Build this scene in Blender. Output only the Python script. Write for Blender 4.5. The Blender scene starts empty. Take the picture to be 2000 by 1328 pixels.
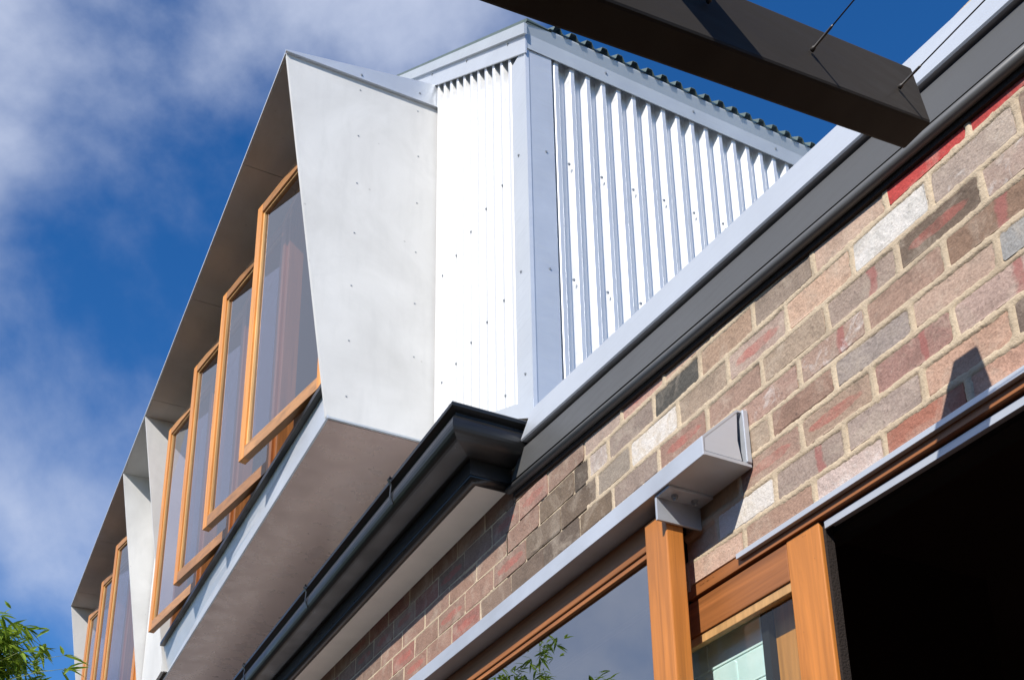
import bpy, bmesh, math, random
from mathutils import Vector, Matrix, noise
from math import radians, sin, cos, pi

rnd = random.Random(7)
sc = bpy.context.scene
col = sc.collection

# ------------------------------------------------------------------ camera
cam_d = bpy.data.cameras.new("camera")
cam = bpy.data.objects.new("camera", cam_d)
col.objects.link(cam)
RX, RY, RZ = (0.45789765, 0.88886019, -0.01604051), (-0.31179043, 0.14366989, -0.93922611), (-0.83253616, 0.43507071, 0.34292421)
cam.matrix_world = Matrix(((RX[0], -RY[0], -RZ[0], 0.0), (RX[1], -RY[1], -RZ[1], 0.0), (RX[2], -RY[2], -RZ[2], 1.6), (0, 0, 0, 1)))
cam_d.sensor_width = 36.0
cam_d.lens = 2202.0 / 2000.0 * 36.0
cam_d.shift_x = -11.0 / 2000.0
cam_d.shift_y = (1331.0 - 664.0) / 2000.0
cam_d.clip_start = 0.02
cam_d.clip_end = 3000.0
sc.camera = cam

# ------------------------------------------------------------------ light, sky, exposure
SUN = Vector((0.434, -0.668, 0.6045)).normalized()
w = bpy.data.worlds.new("World"); sc.world = w; w.use_nodes = True
nt = w.node_tree; nt.nodes.clear()
N = nt.nodes.new
sky = N('ShaderNodeTexSky'); sky.sky_type = 'NISHITA'; sky.sun_disc = False
sky.sun_elevation = math.asin(SUN.z); sky.sun_rotation = math.atan2(SUN.x, SUN.y)
sky.altitude = 300.0; sky.air_density = 1.0; sky.dust_density = 0.15; sky.ozone_density = 3.0
hs = N('ShaderNodeHueSaturation'); hs.inputs['Saturation'].default_value = 1.33; hs.inputs['Value'].default_value = 1.18; hs.inputs['Hue'].default_value = 0.508
nt.links.new(sky.outputs[0], hs.inputs['Color'])
tc = N('ShaderNodeTexCoord')
mp = N('ShaderNodeMapping'); mp.inputs['Scale'].default_value = (1.0, 1.0, 1.15); mp.inputs['Rotation'].default_value = (0.3, 0.5, 0.9); mp.inputs['Location'].default_value = (-0.1856, -1.5206, 0.2626)
nt.links.new(tc.outputs['Generated'], mp.inputs['Vector'])
n1 = N('ShaderNodeTexNoise'); n1.inputs['Scale'].default_value = 2.6; n1.inputs['Detail'].default_value = 8.0; n1.inputs['Roughness'].default_value = 0.54; n1.inputs['Distortion'].default_value = 0.25
nt.links.new(mp.outputs[0], n1.inputs['Vector'])
# the cloud bank lies towards one side of the sky
dt = N('ShaderNodeVectorMath'); dt.operation = 'DOT_PRODUCT'; dt.inputs[1].default_value = (-0.58, -0.45, 0.66)
nt.links.new(tc.outputs['Generated'], dt.inputs[0])
ma = N('ShaderNodeMath'); ma.operation = 'MULTIPLY_ADD'; ma.inputs[1].default_value = 1.5; ma.inputs[2].default_value = -1.19
nt.links.new(dt.outputs['Value'], ma.inputs[0])
ad = N('ShaderNodeMath'); ad.operation = 'ADD'
nt.links.new(n1.outputs['Fac'], ad.inputs[0]); nt.links.new(ma.outputs[0], ad.inputs[1])
rp = N('ShaderNodeValToRGB'); rp.color_ramp.elements[0].position = 0.44; rp.color_ramp.elements[1].position = 0.76
rp.color_ramp.elements[0].color = (0, 0, 0, 1); rp.color_ramp.elements[1].color = (0.85, 0.85, 0.85, 1); rp.color_ramp.interpolation = 'EASE'
nt.links.new(ad.outputs[0], rp.inputs['Fac'])
mx = N('ShaderNodeMixRGB'); mx.inputs['Color2'].default_value = (5.2, 5.7, 7.0, 1)
nt.links.new(rp.outputs['Color'], mx.inputs['Fac']); nt.links.new(hs.outputs['Color'], mx.inputs['Color1'])
bg = N('ShaderNodeBackground'); bg.inputs['Strength'].default_value = 0.1
nt.links.new(mx.outputs['Color'], bg.inputs['Color'])
wo = N('ShaderNodeOutputWorld'); nt.links.new(bg.outputs[0], wo.inputs['Surface'])

sd = bpy.data.lights.new("sun", 'SUN'); sd.energy = 4.6; sd.angle = radians(0.5); sd.color = (1.0, 0.955, 0.89)
so = bpy.data.objects.new("sun", sd); col.objects.link(so)
so.rotation_euler = SUN.to_track_quat('Z', 'Y').to_euler(); so.location = (8, -12, 12)

sc.view_settings.view_transform = 'Standard'
sc.view_settings.look = 'None'
sc.view_settings.exposure = 0.42
sc.view_settings.gamma = 1.0
sc.view_settings.use_curve_mapping = False
sc.render.engine = 'CYCLES'
sc.cycles.max_bounces = 8
sc.cycles.transparent_max_bounces = 16

# ------------------------------------------------------------------ material helpers
def lin(c):
    return tuple(((v / 255.0) / 12.92 if v / 255.0 <= 0.04045 else ((v / 255.0 + 0.055) / 1.055) ** 2.4) for v in c)

class Mat:
    def __init__(s, name):
        s.m = bpy.data.materials.new(name); s.m.use_nodes = True
        s.nt = s.m.node_tree; s.nt.nodes.clear()
        s.out = s.n('ShaderNodeOutputMaterial'); s.b = s.n('ShaderNodeBsdfPrincipled')
        s.l(s.b.outputs[0], s.out.inputs['Surface'])
        s.tc = s.n('ShaderNodeTexCoord')
    def n(s, t): return s.nt.nodes.new(t)
    def l(s, a, b): s.nt.links.new(a, b)
    def set(s, **k):
        for a, v in k.items(): s.b.inputs[a.replace('_', ' ')].default_value = v
        return s
    def mapping(s, scale=(1, 1, 1), rot=(0, 0, 0)):
        m = s.n('ShaderNodeMapping'); m.inputs['Scale'].default_value = scale; m.inputs['Rotation'].default_value = rot
        s.l(s.tc.outputs['Object'], m.inputs['Vector']); return m.outputs[0]
    def noise(s, vec, scale, detail=4, rough=.55, dist=0):
        n = s.n('ShaderNodeTexNoise'); n.inputs['Scale'].default_value = scale; n.inputs['Detail'].default_value = detail
        n.inputs['Roughness'].default_value = rough; n.inputs['Distortion'].default_value = dist
        s.l(vec, n.inputs['Vector']); return n.outputs['Fac']
    def ramp(s, fac, stops):
        r = s.n('ShaderNodeValToRGB'); e = r.color_ramp.elements
        while len(e) < len(stops): e.new(0.5)
        for i, (p, c) in enumerate(stops):
            e[i].position = p; e[i].color = (c, c, c, 1) if isinstance(c, (int, float)) else (*c[:3], 1)
        s.l(fac, r.inputs['Fac']); return r.outputs['Color']
    def mix(s, fac, a, b, mode='MIX'):
        m = s.n('ShaderNodeMixRGB'); m.blend_type = mode
        for sock, v in ((m.inputs['Fac'], fac), (m.inputs['Color1'], a), (m.inputs['Color2'], b)):
            if hasattr(v, 'links'): s.l(v, sock)
            elif isinstance(v, (int, float)): sock.default_value = v if sock.name == 'Fac' else (v, v, v, 1)
            else: sock.default_value = (*v[:3], 1)
        return m.outputs['Color']
    def math(s, op, a, b=0.0, c=0.0):
        m = s.n('ShaderNodeMath'); m.operation = op
        for i, v in enumerate((a, b, c)):
            if hasattr(v, 'links'): s.l(v, m.inputs[i])
            else: m.inputs[i].default_value = v
        return m.outputs[0]
    def col(s, c): s.l(c, s.b.inputs['Base Color']) if hasattr(c, 'links') else s.set(Base_Color=(*c[:3], 1)); return s
    def bump(s, h, strength=.3, dist=.01):
        b = s.n('ShaderNodeBump'); b.inputs['Strength'].default_value = strength; b.inputs['Distance'].default_value = dist
        s.l(h, b.inputs['Height']); s.l(b.outputs[0], s.b.inputs['Normal']); return s

def m_metal(name, c, metallic=.3, rough=.42, var=.10, bump=.04):
    k = Mat(name); v = k.mapping((1, 1, 1))
    f = k.noise(v, 3.0, 5); f2 = k.noise(k.mapping((1, 1, 9)), 7.0, 5)
    c1 = tuple(x * (1 - var) for x in c); c2 = tuple(min(1, x * (1 + var)) for x in c)
    cc = k.mix(k.ramp(f, [(.3, 0.0), (.7, 1.0)]), c1, c2)
    cc = k.mix(k.math('MULTIPLY', k.ramp(f2, [(.55, 0.0), (.75, 1.0)]), .16), cc, tuple(x * .72 for x in c))
    k.col(cc).set(Metallic=metallic, Roughness=rough)
    k.l(k.ramp(f2, [(.3, rough - .06), (.7, rough + .1)]), k.b.inputs['Roughness'])
    k.bump(k.noise(v, 5.0, 3), bump, .02)
    return k.m

def m_wood(name, c, axis='Z', rough=.45):
    k = Mat(name)
    sc_ = {'Z': (14, 14, .8), 'X': (.8, 14, 14), 'Y': (14, .8, 14)}[axis]
    sf = {'Z': (90, 90, 3), 'X': (3, 90, 90), 'Y': (90, 3, 90)}[axis]
    f = k.noise(k.mapping(sc_), 1.6, 6, .6, 1.2); g = k.noise(k.mapping(sf), 1.0, 3, .6)
    d = tuple(x * .72 for x in c); h = tuple(min(1, x * 1.25) for x in c)
    cc = k.mix(k.ramp(f, [(.32, 0.0), (.68, 1.0)]), d, h)
    cc = k.mix(k.math('MULTIPLY', k.ramp(g, [(.45, 0.0), (.75, 1.0)]), .28), cc, tuple(x * .5 for x in c))
    spots = k.noise(k.mapping((1, 1, 1)), 60.0, 2)
    cc = k.mix(k.ramp(spots, [(.74, 0.0), (.80, .5)]), cc, tuple(x * .25 for x in c))
    oi = k.n('ShaderNodeObjectInfo')
    cc = k.mix(1.0, cc, k.ramp(oi.outputs['Random'], [(0.0, (.80, .78, .76)), (.5, (1.0, 1.0, 1.0)), (1.0, (1.12, 1.16, 1.2))]), 'MULTIPLY')
    k.col(cc).set(Roughness=rough); k.bump(g, .12, .004)
    k.b.inputs['Coat Weight'].default_value = .15; k.b.inputs['Coat Roughness'].default_value = .35
    return k.m

def m_plain(name, c, rough=.6, metallic=0.0, var=.12, scale=6.0, bump=.05):
    k = Mat(name); f = k.noise(k.mapping(), scale, 5)
    k.col(k.mix(k.ramp(f, [(.3, 0.0), (.7, 1.0)]), tuple(x * (1 - var) for x in c), tuple(min(1, x * (1 + var)) for x in c)))
    k.set(Roughness=rough, Metallic=metallic); k.bump(k.noise(k.mapping(), scale * 6, 4), bump, .006)
    return k.m

M = {}
M['zinc'] = m_metal("zinc_flashing", (.575, .60, .635), .42, .40, .06)
M['zinc_dull'] = m_metal("zinc_flashing_weathered", (.47, .50, .525), .35, .5, .07)
M['galv'] = m_metal("galvanised_steel", (.52, .545, .58), .4, .42, .14, .06)
M['sheet'] = m_metal("pale_corrugated_steel", (.745, .745, .74), .50, .42, .02, .02)
M['roof'] = m_metal("green_grey_roof_steel", (.10, .135, .12), .2, .4, .15)
M['dark'] = m_metal("charcoal_painted_steel", (.014, .0135, .013), .0, .33, .2, .03)
M['barge'] = m_metal("grey_painted_fascia", (.098, .097, .095), .0, .40, .05, .03)
M['beam'] = m_metal("brown_grey_painted_beam", (.043, .037, .031), .0, .65, .12, .04)
M['beam'].node_tree.nodes['Principled BSDF'].inputs['Specular IOR Level'].default_value = .12
M['black'] = m_plain("black_seal_and_shadow", (.006, .006, .006), .8)  # also colours the painted shadow strips at the barge
M['brushseal'] = m_plain("brush_seal", (.02, .012, .008), .95, bump=.6, scale=30)
M['wood_v'] = m_wood("cedar_upright", (.50, .178, .033), 'Z')
M['wood_h'] = m_wood("cedar_rail", (.34, .125, .036), 'X')
M['sash_v'] = m_wood("oiled_sash_upright", (.60, .235, .05), 'Z')
M['sash_h'] = m_wood("oiled_sash_rail", (.40, .185, .065), 'X')
M['bead'] = m_wood("pale_glazing_bead", (.60, .35, .14), 'Z')
M['soffit'] = m_plain("eave_lining", (.80, .75, .66), .7, var=.05)
M['steelscrew'] = m_metal("screw_steel", (.36, .38, .40), .5, .4)
M['cable'] = m_metal("steel_cable", (.10, .09, .08), .6, .4)
M['plaster'] = m_plain("interior_plaster", (.42, .35, .28), .8, var=.04)
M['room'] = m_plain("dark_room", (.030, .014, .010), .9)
M['underside'] = m_metal("painted_underside", (.52, .365, .30), .35, .27, .025, .02)

def m_fc():
    k = Mat("fibre_cement"); v = k.mapping()
    f = k.noise(v, 2.2, 8, .62, .6); g = k.noise(k.mapping((1, 3.2, .6)), 5.0, 6, .6); p = k.noise(v, 55.0, 4)
    cc = k.mix(k.ramp(f, [(.25, 0.0), (.72, 1.0)]), (.52, .51, .49), (.655, .645, .625))
    cc = k.mix(k.math('MULTIPLY', k.ramp(g, [(.50, 0.0), (.74, 1.0)]), .2), cc, (.42, .42, .41))
    vor = k.n('ShaderNodeTexVoronoi'); vor.inputs['Scale'].default_value = 7.0; k.l(v, vor.inputs['Vector'])
    sp = k.ramp(vor.outputs['Distance'], [(.03, .4), (.05, 0.0)])
    cc = k.mix(sp, cc, (.25, .24, .22))
    k.col(cc).set(Roughness=.72); k.bump(p, .08, .004)
    return k.m
M['fc'] = m_fc()

def m_glass(name, tint, ior=1.6, back=(1, 1, 1)):
    k = Mat(name); k.nt.nodes.remove(k.b)
    tr = k.n('ShaderNodeBsdfTransparent'); tr.inputs['Color'].default_value = (*tint, 1)
    gl = k.n('ShaderNodeBsdfGlossy'); gl.inputs['Roughness'].default_value = .0; gl.inputs['Color'].default_value = (*back, 1)
    fr = k.n('ShaderNodeFresnel'); fr.inputs['IOR'].default_value = ior
    bp = k.n('ShaderNodeBump'); bp.inputs['Strength'].default_value = .02; bp.inputs['Distance'].default_value = .02
    k.l(k.noise(k.mapping(), 1.6, 1), bp.inputs['Height']); k.l(bp.outputs[0], gl.inputs['Normal'])
    mixn = k.n('ShaderNodeMixShader'); gg = k.n('ShaderNodeNewGeometry')
    k.l(k.math('MULTIPLY', fr.outputs[0], k.math('SUBTRACT', 1.0, gg.outputs['Backfacing'])), mixn.inputs[0]); k.l(tr.outputs[0], mixn.inputs[1]); k.l(gl.outputs[0], mixn.inputs[2])
    k.l(mixn.outputs[0], k.out.inputs['Surface'])
    return k.m
M['glass'] = m_glass("window_glass", (.72, .71, .80), 2.9)
M['glass_low'] = m_glass("door_glass", (.90, .94, .93), 1.5)
M['glass_fixed'] = m_glass("fixed_pane_glass", (.5, .53, .56), 4.4)

def m_brick(name, paint=None):
    k = Mat(name)
    oi = k.n('ShaderNodeObjectInfo')
    vec = k.n('ShaderNodeVectorMath'); vec.operation = 'MULTIPLY_ADD'
    gx = k.n('ShaderNodeNewGeometry')
    # world-scaled pattern, shifted per brick so that no two faces repeat
    cmb = k.n('ShaderNodeCombineXYZ')
    for i, mul in enumerate((37.0, 53.0, 71.0)):
        k.l(k.math('MULTIPLY', oi.outputs['Random'], mul), cmb.inputs[i])
    k.l(gx.outputs['Position'], vec.inputs[0]); vec.inputs[1].default_value = (1, 1, 1); k.l(cmb.outputs[0], vec.inputs[2])
    V = vec.outputs[0]
    f = k.noise(V, 16.0, 7, .65, .4); fine = k.noise(V, 170.0, 3, .7); pit = k.noise(V, 75.0, 4, .6)
    base = oi.outputs['Color']
    cc = k.mix(k.ramp(f, [(.28, .62), (.52, 1.0), (.78, 1.28)]), (0, 0, 0), base, 'MIX')
    cc = k.mix(1.0, base, k.ramp(f, [(.25, .66), (.5, .98), (.78, 1.0)]), 'MULTIPLY')
    cc = k.mix(k.math('MULTIPLY', k.ramp(fine, [(.35, 1.0), (.62, 0.0)]), .45), cc, k.mix(1.0, cc, (.42, .38, .36), 'MULTIPLY'))
    cc = k.mix(k.math('MULTIPLY', k.ramp(pit, [(.64, 0.0), (.74, 1.0)]), .6), cc, (.07, .05, .04))
    def attr(nm):
        a = k.n('ShaderNodeAttribute'); a.attribute_type = 'OBJECT'; a.attribute_name = nm; return a.outputs['Fac']
    obj = k.n('ShaderNodeSeparateXYZ'); k.l(k.tc.outputs['Object'], obj.inputs[0])
    # burnt red streak along the middle of some bricks (object space runs -.5 .. .5)
    sx = k.math('ADD', obj.outputs['X'], k.math('MULTIPLY', k.math('SUBTRACT', k.noise(V, 9.0, 4), .5), .35))
    sz = k.math('ADD', obj.outputs['Z'], k.math('MULTIPLY', k.math('SUBTRACT', k.noise(V, 30.0, 3), .5), .22))
    r2 = k.math('ADD', k.math('MULTIPLY', k.math('MULTIPLY', sx, sx), 6.5), k.math('MULTIPLY', k.math('MULTIPLY', sz, sz), 22.0))
    st = k.math('MULTIPLY', k.ramp(r2, [(.75, 1.0), (1.05, 0.0)]), attr('streak'))
    cc = k.mix(k.math('MULTIPLY', k.math('MULTIPLY', st, k.ramp(f, [(.30, .25), (.6, 1.0)])), .66), cc, k.mix(f, (.26, .065, .05), (.46, .13, .10)))
    # vertical fire stripe
    sv = k.math('ABSOLUTE', k.math('SUBTRACT', sx, .16))
    cc = k.mix(k.math('MULTIPLY', k.math('MULTIPLY', k.ramp(sv, [(.04, 1.0), (.07, 0.0)]), attr('stripe')), .75), cc, (.30, .10, .085))
    # lime bloom
    lm = k.noise(V, 22.0, 7, .68, .8); thr = k.math('SUBTRACT', lm, k.math('SUBTRACT', .80, k.math('MULTIPLY', attr('lime'), .62)))
    lf = k.ramp(thr, [(.0, 0.0), (.22, 1.0)])
    cc = k.mix(k.math('MULTIPLY', lf, .8), cc, k.mix(fine, (.50, .46, .42), (.80, .75, .69)))
    sm = k.noise(V, 60.0, 5, .7); cc = k.mix(k.ramp(sm, [(.68, 0.0), (.78, .5)]), cc, (.72, .66, .56))
    # old mortar wash left over the wall, and darker weathering, both in wall space
    P_ = gx.outputs['Position']
    ws = k.ramp(k.noise(P_, 11.0, 9, .66, .6), [(.50, 0.0), (.68, 1.0)]); wd_ = k.ramp(k.noise(P_, 4.5, 7, .6), [(.50, 0.0), (.75, 1.0)])
    cc = k.mix(k.math('MULTIPLY', ws, .38), cc, k.mix(fine, (.36, .29, .22), (.60, .51, .40)))
    cc = k.mix(k.math('MULTIPLY', wd_, .30), cc, k.mix(1.0, cc, (.55, .50, .46), 'MULTIPLY'))
    k.col(cc).set(Roughness=.88)
    h = k.math('ADD', k.math('MULTIPLY', fine, .35), k.math('ADD', pit, k.math('MULTIPLY', f, 1.2)))
    k.bump(h, .55, .006)
    return k.m
M['brick'] = m_brick("old_brick")

def m_mortar():
    k = Mat("lime_mortar"); gx = k.n('ShaderNodeNewGeometry'); V = gx.outputs['Position']
    f = k.noise(V, 9.0, 6, .6); g = k.noise(V, 140.0, 4, .7)
    cc = k.mix(k.ramp(f, [(.3, 0.0), (.7, 1.0)]), (.43, .335, .23), (.61, .485, .335))
    cc = k.mix(k.math('MULTIPLY', k.ramp(g, [(.35, 1.0), (.55, 0.0)]), .35), cc, (.34, .27, .18))
    k.col(cc).set(Roughness=.95); k.bump(k.math('ADD', g, k.math('MULTIPLY', f, 2.0)), .6, .006)
    return k.m
M['mortar'] = m_mortar()

def m_teal():
    k = Mat("pale_teal_masonry_paint"); V = k.n('ShaderNodeNewGeometry').outputs['Position']
    f = k.noise(V, 14.0, 6, .6); g = k.noise(V, 34.0, 7, .7)
    cc = k.mix(k.ramp(f, [(.3, 0.0), (.7, 1.0)]), (.68, .82, .79), (.78, .89, .87))
    cc = k.mix(k.ramp(g, [(.70, 0.0), (.73, .8)]), cc, (.10, .10, .09))
    k.col(cc).set(Roughness=.7); k.bump(g, .3, .004)
    return k.m
M['teal'] = m_teal()

def m_leaf():
    k = Mat("bamboo_leaf"); oi = k.n('ShaderNodeObjectInfo'); V = k.n('ShaderNodeNewGeometry').outputs['Position']
    f = k.noise(V, 14.0, 3)
    cc = k.mix(k.ramp(f, [(.3, 0.0), (.7, 1.0)]), (.11, .22, .015), (.36, .48, .06))
    cc = k.mix(k.ramp(k.noise(V, 33.0, 2), [(.68, 0.0), (.75, .6)]), cc, (.40, .34, .12))
    k.col(cc).set(Roughness=.4)
    tl = k.n('ShaderNodeBsdfTranslucent'); k.l(cc, tl.inputs['Color'])
    mx_ = k.n('ShaderNodeMixShader'); mx_.inputs[0].default_value = .42
    k.l(k.b.outputs[0], mx_.inputs[1]); k.l(tl.outputs[0], mx_.inputs[2]); k.l(mx_.outputs[0], k.out.inputs['Surface'])
    return k.m
M['leaf'] = m_leaf()
M['culm'] = m_plain("bamboo_culm", (.22, .25, .07), .45)

def m_paving():
    k = Mat("red_brown_paving"); V = k.n('ShaderNodeNewGeometry').outputs['Position']
    b = k.n('ShaderNodeTexBrick'); b.inputs['Scale'].default_value = 4.0
    b.inputs['Color1'].default_value = (.062, .034, .024, 1); b.inputs['Color2'].default_value = (.048, .027, .02, 1); b.inputs['Mortar'].default_value = (.04, .034, .03, 1)
    k.l(V, b.inputs['Vector'])
    k.col(k.mix(k.math('MULTIPLY', k.noise(V, 3.0, 6), .5), b.outputs['Color'], (.05, .032, .025))).set(Roughness=.85)
    return k.m
M['paving'] = m_paving()
M['sky_block'] = m_plain("dark_sky_block", (.035, .03, .025), .85)  # dark finish of the added sky-blocking walls

# ------------------------------------------------------------------ mesh helpers
class MB:
    def __init__(s): s.v = []; s.f = []; s.smooth = []
    def add(s, vs, fs, smooth=False):
        o = len(s.v); s.v += [tuple(p) for p in vs]
        for f in fs: s.f.append([i + o for i in f]); s.smooth.append(smooth)
        return s
    def box(s, x0, x1, y0, y1, z0, z1, bev=0.0):
        if bev <= 0:
            vs = [(x, y, z) for z in (z0, z1) for y in (y0, y1) for x in (x0, x1)]
            return s.add(vs, [(0, 2, 3, 1), (4, 5, 7, 6), (0, 1, 5, 4), (2, 6, 7, 3), (0, 4, 6, 2), (1, 3, 7, 5)])
        bm = bmesh.new(); bmesh.ops.create_cube(bm, size=1.0)
        for v in bm.verts:
            v.co = ((x0 + x1) / 2 + v.co.x * (x1 - x0), (y0 + y1) / 2 + v.co.y * (y1 - y0), (z0 + z1) / 2 + v.co.z * (z1 - z0))
        bmesh.ops.bevel(bm, geom=bm.edges[:], offset=bev, segments=2, affect='EDGES', profile=.5)
        return s.bm(bm)
    def bm(s, bm):
        bm.verts.index_update()
        s.add([v.co[:] for v in bm.verts], [[v.index for v in f.verts] for f in bm.faces]); bm.free(); return s
    def loft(s, rings, closed=True, caps=True, smooth=False):
        n = len(rings[0]); vs = [p for r in rings for p in r]; fs = []
        for i in range(len(rings) - 1):
            for j in range(n if closed else n - 1):
                a = i * n + j; b = i * n + (j + 1) % n
                fs.append((a, b, b + n, a + n))
        s.add(vs, fs, smooth)
        if caps and closed:
            o = len(s.v) - len(vs)
            s.f.append([o + i for i in range(n)][::-1]); s.smooth.append(False)
            s.f.append([o + (len(rings) - 1) * n + i for i in range(n)]); s.smooth.append(False)
        return s
    def prism(s, pts, axis, a, b):
        def P(p, t): return {'X': (t, p[0], p[1]), 'Y': (p[0], t, p[1]), 'Z': (p[0], p[1], t)}[axis]
        return s.loft([[P(p, a) for p in pts], [P(p, b) for p in pts]])
    def tube(s, path, r, n=8, smooth=True):
        rings = []; path = [Vector(p) for p in path]
        for i, p in enumerate(path):
            d = (path[min(i + 1, len(path) - 1)] - path[max(i - 1, 0)]).normalized()
            u = d.cross(Vector((0, 0, 1))); u = u.normalized() if u.length > 1e-4 else Vector((1, 0, 0)); v = u.cross(d)
            rr = r[i] if isinstance(r, (list, tuple)) else r
            rings.append([p + (u * cos(2 * pi * k / n) + v * sin(2 * pi * k / n)) * rr for k in range(n)])
        return s.loft(rings, smooth=smooth)
    def mesh(s, name, m=None, off=(0, 0, 0)):
        me = bpy.data.meshes.new(name)
        me.from_pydata([(p[0] - off[0], p[1] - off[1], p[2] - off[2]) for p in s.v], [], s.f)
        bm = bmesh.new(); bm.from_mesh(me); bmesh.ops.recalc_face_normals(bm, faces=bm.faces[:]); bm.to_mesh(me); bm.free()
        for p, sm in zip(me.polygons, s.smooth): p.use_smooth = sm
        if m: me.materials.append(M[m])
        return me

class Thing:
    """An Empty at the thing's base; parts are meshes under it."""
    def __init__(s, name, loc, label, cat, group=None, kind=None):
        s.loc = loc; s.o = bpy.data.objects.new(name, None); col.objects.link(s.o); s.o.location = loc
        s.o.empty_display_size = .1
        s.o['label'] = label; s.o['category'] = cat
        if group: s.o['group'] = group
        s.o['kind'] = kind or 'thing'
    def part(s, name, mb, m, parent=None, kind=None, label=None):
        o = bpy.data.objects.new(name, mb.mesh(name, m, s.loc)); col.objects.link(o); o.parent = parent or s.o
        if kind: o['kind'] = kind
        if label: o['label'] = label
        return o
    def inst(s, name, me, loc, parent=None, scale=(1, 1, 1), rot=(0, 0, 0)):
        o = bpy.data.objects.new(name, me); col.objects.link(o); o.parent = parent or s.o
        o.location = [loc[i] - s.loc[i] for i in range(3)]; o.scale = scale; o.rotation_euler = rot
        return o

def struct(name, mb, m):
    o = bpy.data.objects.new(name, mb.mesh(name, m)); col.objects.link(o); o['kind'] = 'structure'; return o

def screw_mesh(axis):
    mb = MB(); n = 6
    def P(a, b, t): return {'X': (t, a, b), 'Y': (a, -t, b)}[axis]
    rings = [[P(r * cos(2 * pi * k / n), r * sin(2 * pi * k / n), t) for k in range(n)] for r, t in ((.0075, 0), (.0075, .0015), (.0045, .0015), (.004, .006))]
    mb.loft(rings); return mb.mesh("screw", 'steelscrew')
SCREW_X, SCREW_Y = screw_mesh('X'), screw_mesh('Y')

# ------------------------------------------------------------------ ground
g = MB(); g.add([(-1500, -1500, 0), (1500, -1500, 0), (1500, 1500, 0), (-1500, 1500, 0)], [(0, 1, 2, 3)])
struct("ground", g, 'paving')
# unseen dark walls added to cut low sky light and darken the soffits
bw = MB().box(-32, 9, -6.2, -6.05, 0, 4.2).box(9, 9.15, -6.2, 9, 0, 4.2).box(-32.15, -32, -6.2, 9, 0, 4.2)
struct("low_sky_blocker", bw, 'sky_block')

# ------------------------------------------------------------------ brick wall
YW = 1.75
wall = Thing("brick_wall", (-4.0, 1.8, 0.0), "old multicoloured brick wall with pale lime joints below the eaves", "brick wall")
JZ = [2.80, 2.89, 2.982, 3.07, 3.161, 3.243, 3.33, 3.42, 3.515, 3.607, 3.70, 3.79, 3.88]
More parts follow.
